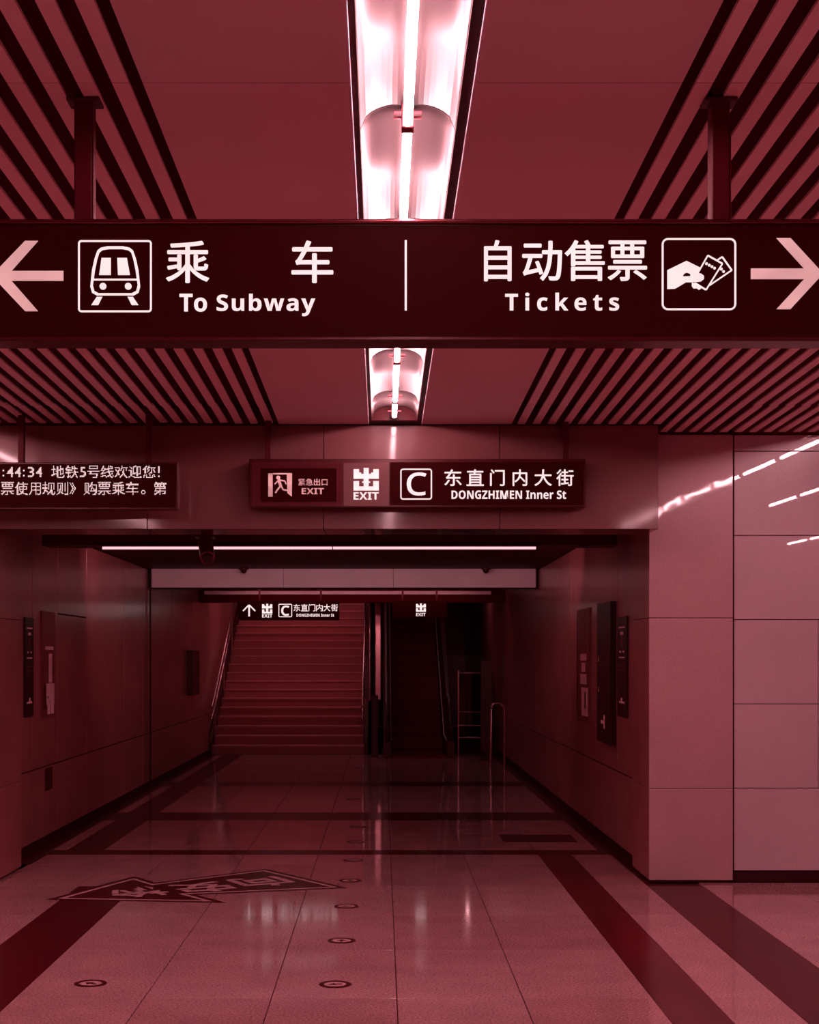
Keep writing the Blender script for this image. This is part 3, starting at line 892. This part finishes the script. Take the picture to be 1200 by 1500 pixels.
# stringers
for xa, xb in ((XS0 - .05, XS0 - .002), (XS1 + .002, XS1 + .06)):
    MB().prism([(-.05, 0.001), (8.1, 0.001), (8.1, 4.2), (-.05, .22)], xa, xb, 'x').build('stringer', M['dsteel'], stc)
# handrails
hl = [(0, -.35, .80), (0, 0, .93), (0, 7.9, .93 + .15 / .31 * 7.9)]
for X in (XS0 + .03, XS1 - .02):
    MB().tube([(X, a[1], a[2]) for a in hl], .022, 10).build('handrail', M['steel'], stc)
    MB().tube([(X, a[1], a[2] - .2) for a in hl], .018, 10).build('handrail', M['steel'], stc)
for X in (XS0 + .03, XS1 - .02):
    for k in range(6):
        y = .2 + 1.45 * k
        MB().tube([(X, y, .15 * math.floor(y / .31) + .15), (X, y, .93 + .484 * y)], .016, 8).build('baluster', M['steel'], stc)

# stairwell shell
sw = MB().box(XL - .12, XL - .02, 25.52, 36, 0, 7.0).build('wall_stairwell_left', M['passage']); sw['kind'] = 'structure'
sw = MB().box(XR + .02, XR + .12, 25.52, 36, 0, 7.0).build('wall_stairwell_right', M['passage']); sw['kind'] = 'structure'
sw = MB().box(XL - .12, XR + .12, 36, 36.1, 0, 7.0).build('wall_back', M['passage']); sw['kind'] = 'structure'
sw = MB().prism([(24.35, 2.9), (25.5, 2.82), (36, 6.95), (36, 7.05), (24.35, 3.0)], XL - .12, XR + .12, 'x').build('ceiling_stairwell', M['backing']); sw['kind'] = 'structure'
sw = MB().box(XL - .12, XR + .12, 33.6, 36, 3.7, 3.9).build('floor_landing', M['step']); sw['kind'] = 'structure'
for y, z, n, lab in ((26.3, 2.80, .14, 'unseen tube lamp added above the lowest stairs, behind the dark lintel'), (29.0, 3.55, .55, 'unseen tube lamp added over the middle of the stairs, behind the dark lintel')):
    lt = empty('added_stair_lamp', (-1.5, y, z)); tag(lt, lab, 'ceiling light')  # lamp added out of sight to light the steps
    MB().box(-1.2, 1.2, -.06, .06, .02, .06, .004).build('housing', M['dsteel'], lt)
    MB().tube([(-1.15, 0, 0), (1.15, 0, 0)], .018, 10).build('tube', M['stairfill'], lt)
    MB().box(-1.2, 1.2, -.066, -.061, -.03, .06).build('glare_shield', M['dsteel'], lt)  # added plate, hides this tube's mirror image in the floor
    MB().tube([(-.8, 0, .06), (-.8, 0, .06 + n)], .01, 8).build('hanger', M['dsteel'], lt)

wl2 = empty('added_wall_lamp', (1.55, 27.6, 3.0)); tag(wl2, 'unseen short tube lamp added above the escalator to light the right stairwell wall', 'ceiling light')  # added fill for the wall beside the escalator, not visible itself
MB().box(-.03, .03, -.3, .3, .02, .05, .003).build('housing', M['dsteel'], wl2)
MB().box(-.035, .035, -.315, -.305, -.04, .05).build('glare_shield', M['dsteel'], wl2)  # added plate, stops a bright reflected spot of this tube
MB().tube([(0, -.27, 0), (0, .27, 0)], .015, 10).build('tube', M['stairfill'], wl2)
MB().tube([(0, 0, .05), (0, 0, .62)], .01, 8).build('hanger', M['dsteel'], wl2)

# ------------------------------------------------------------------ escalators
def escalator(x0, x1, label, steps=True):
    e = empty('escalator', ((x0 + x1) / 2, SY0, 0)); tag(e, label, 'escalator', 'escalators at the end of the passage')
    w = (x1 - x0) / 2
    sl_ = .52
    MB().prism([(-1.0, .001), (0.6, .001), (9, .001), (9, 9 * sl_ - .4), (.3, .06), (-1.0, .03)], -w + .13, w - .13, 'x').build('truss', M['escstep'], e)
    for k in range(20):
        y = .35 + .385 * k; z = .06 + .2 * k
        piece('step', -w + .14, w - .14, y, y + .40, z, z + .2, M['escstep'], e, .004)
    for s_ in (-1, 1):
        xa, xb = sorted((s_ * (w - .12), s_ * w))
        MB().prism([(-1.05, .001), (9, .001), (9, 9 * sl_ + .1), (.1, .30), (-1.05, .26)], xa, xb, 'x').build('balustrade_skirt', M['dsteel'], e)
        sk = e.children[-1] if False else [c for c in e.children if c.name.startswith('balustrade_skirt')][-1]
        xc = s_ * (w - .06)
        MB().prism([(-.95, .27), (.1, .305), (9, 9 * sl_ + .1), (9, 9 * sl_ + .78), (.1, .96), (-.9, .92)], xc - .005, xc + .005, 'x').build('glass_panel', M['glass'], e)
        MB().tube([(xc, -.95, .3), (xc, -1.1, .5), (xc, -1.1, .75), (xc, -.95, .93), (xc, 0, .98), (xc, 9, .98 + 9 * sl_ * .985)], .035, 10).build('handrail', M['rubber'], e)
        xi = s_ * (w - .125)
        MB().tube([(xi, -.9, .29), (xi, .1, .325), (xi, 9, 9 * sl_ + .12)], .008, 6).build('deck_edge', M['trim'], sk)
    return e
escalator(.02, 1.16, 'dark escalator just right of the stairs, in the middle of the view')
# steel newel between stairs and escalator
nw = empty('steel_post', (-.12, 24.9, 0)); tag(nw, 'slim stainless posts between the stairs and the escalator', 'post')
MB().box(-.055, .055, -.05, .05, 0.001, 1.0, .01).build('shaft', M['dsteel'], nw)
MB().tube([(-.09, .9, .9), (-.09, .9, 2.8)], .02, 12).build('upright', M['steel'], nw)
MB().tube([(-.09, .9, .9), (-.03, 0, .98)], .02, 12).build('arm', M['steel'], nw)
MB().box(.0, .10, .8, .9, .9, 2.74, .01).build('column', M['steel'], nw)

# glass side screens right of the escalator
gs = empty('glass_screen', (1.25, 25.1, 0)); tag(gs, 'reflective glass screen with steel rails right of the escalator', 'screen')
MB().box(0, .44, 0, .012, .35, 1.35).build('glass_panel', M['glass'], gs)
for z in (.30, .50, .72, 1.36): MB().tube([(0, -.01, z), (.44, -.01, z)], .012, 8).build('rail', M['steel'], gs)
for x in (0, .44): MB().box(x - .012, x + .012, -.02, .02, .001, 1.4, .003).build('upright', M['steel'], gs)
# dark notice stand
ns_ = empty('notice_stand', (1.63, 23.9, 0)); tag(ns_, 'tall dark board standing by the right wall near the escalator', 'notice stand')
MB().box(-.09, .09, -.03, .03, .14, 1.57, .006).build('board', M['sticker'], ns_)
MB().box(-.11, .11, -.12, .12, .001, .03, .004).build('foot', M['dsteel'], ns_)
MB().box(-.03, .03, -.02, .02, .03, .14, .004).build('stem', M['dsteel'], ns_)
# looped barrier
bar = empty('barrier_rail', (1.66, 22.0, 0)); tag(bar, 'low looped steel barrier rail by the right wall', 'barrier')
pp = [(-.10, 0, .001), (-.10, 0, .86)] + [(-.10 * math.cos(a), 0, .86 + .1 * math.sin(a)) for a in [math.pi * k / 8 for k in range(1, 8)]] + [(.10, 0, .86), (.10, 0, .001)]
MB().tube(pp, .018, 10).build('loop', M['steel'], bar)
for x in (-.10, .10): MB().tube([(x, 0, .0005), (x, 0, .012)], .045, 14).build('foot_plate', M['steel'], bar)
# small box on left wall near stairs
wall_board('wall_box', XL, -1, 22.6, 23.5, 1.05, 1.72, M['dsteel'], 'dark box on the left passage wall just before the stairs', thick=.08, cat='box')
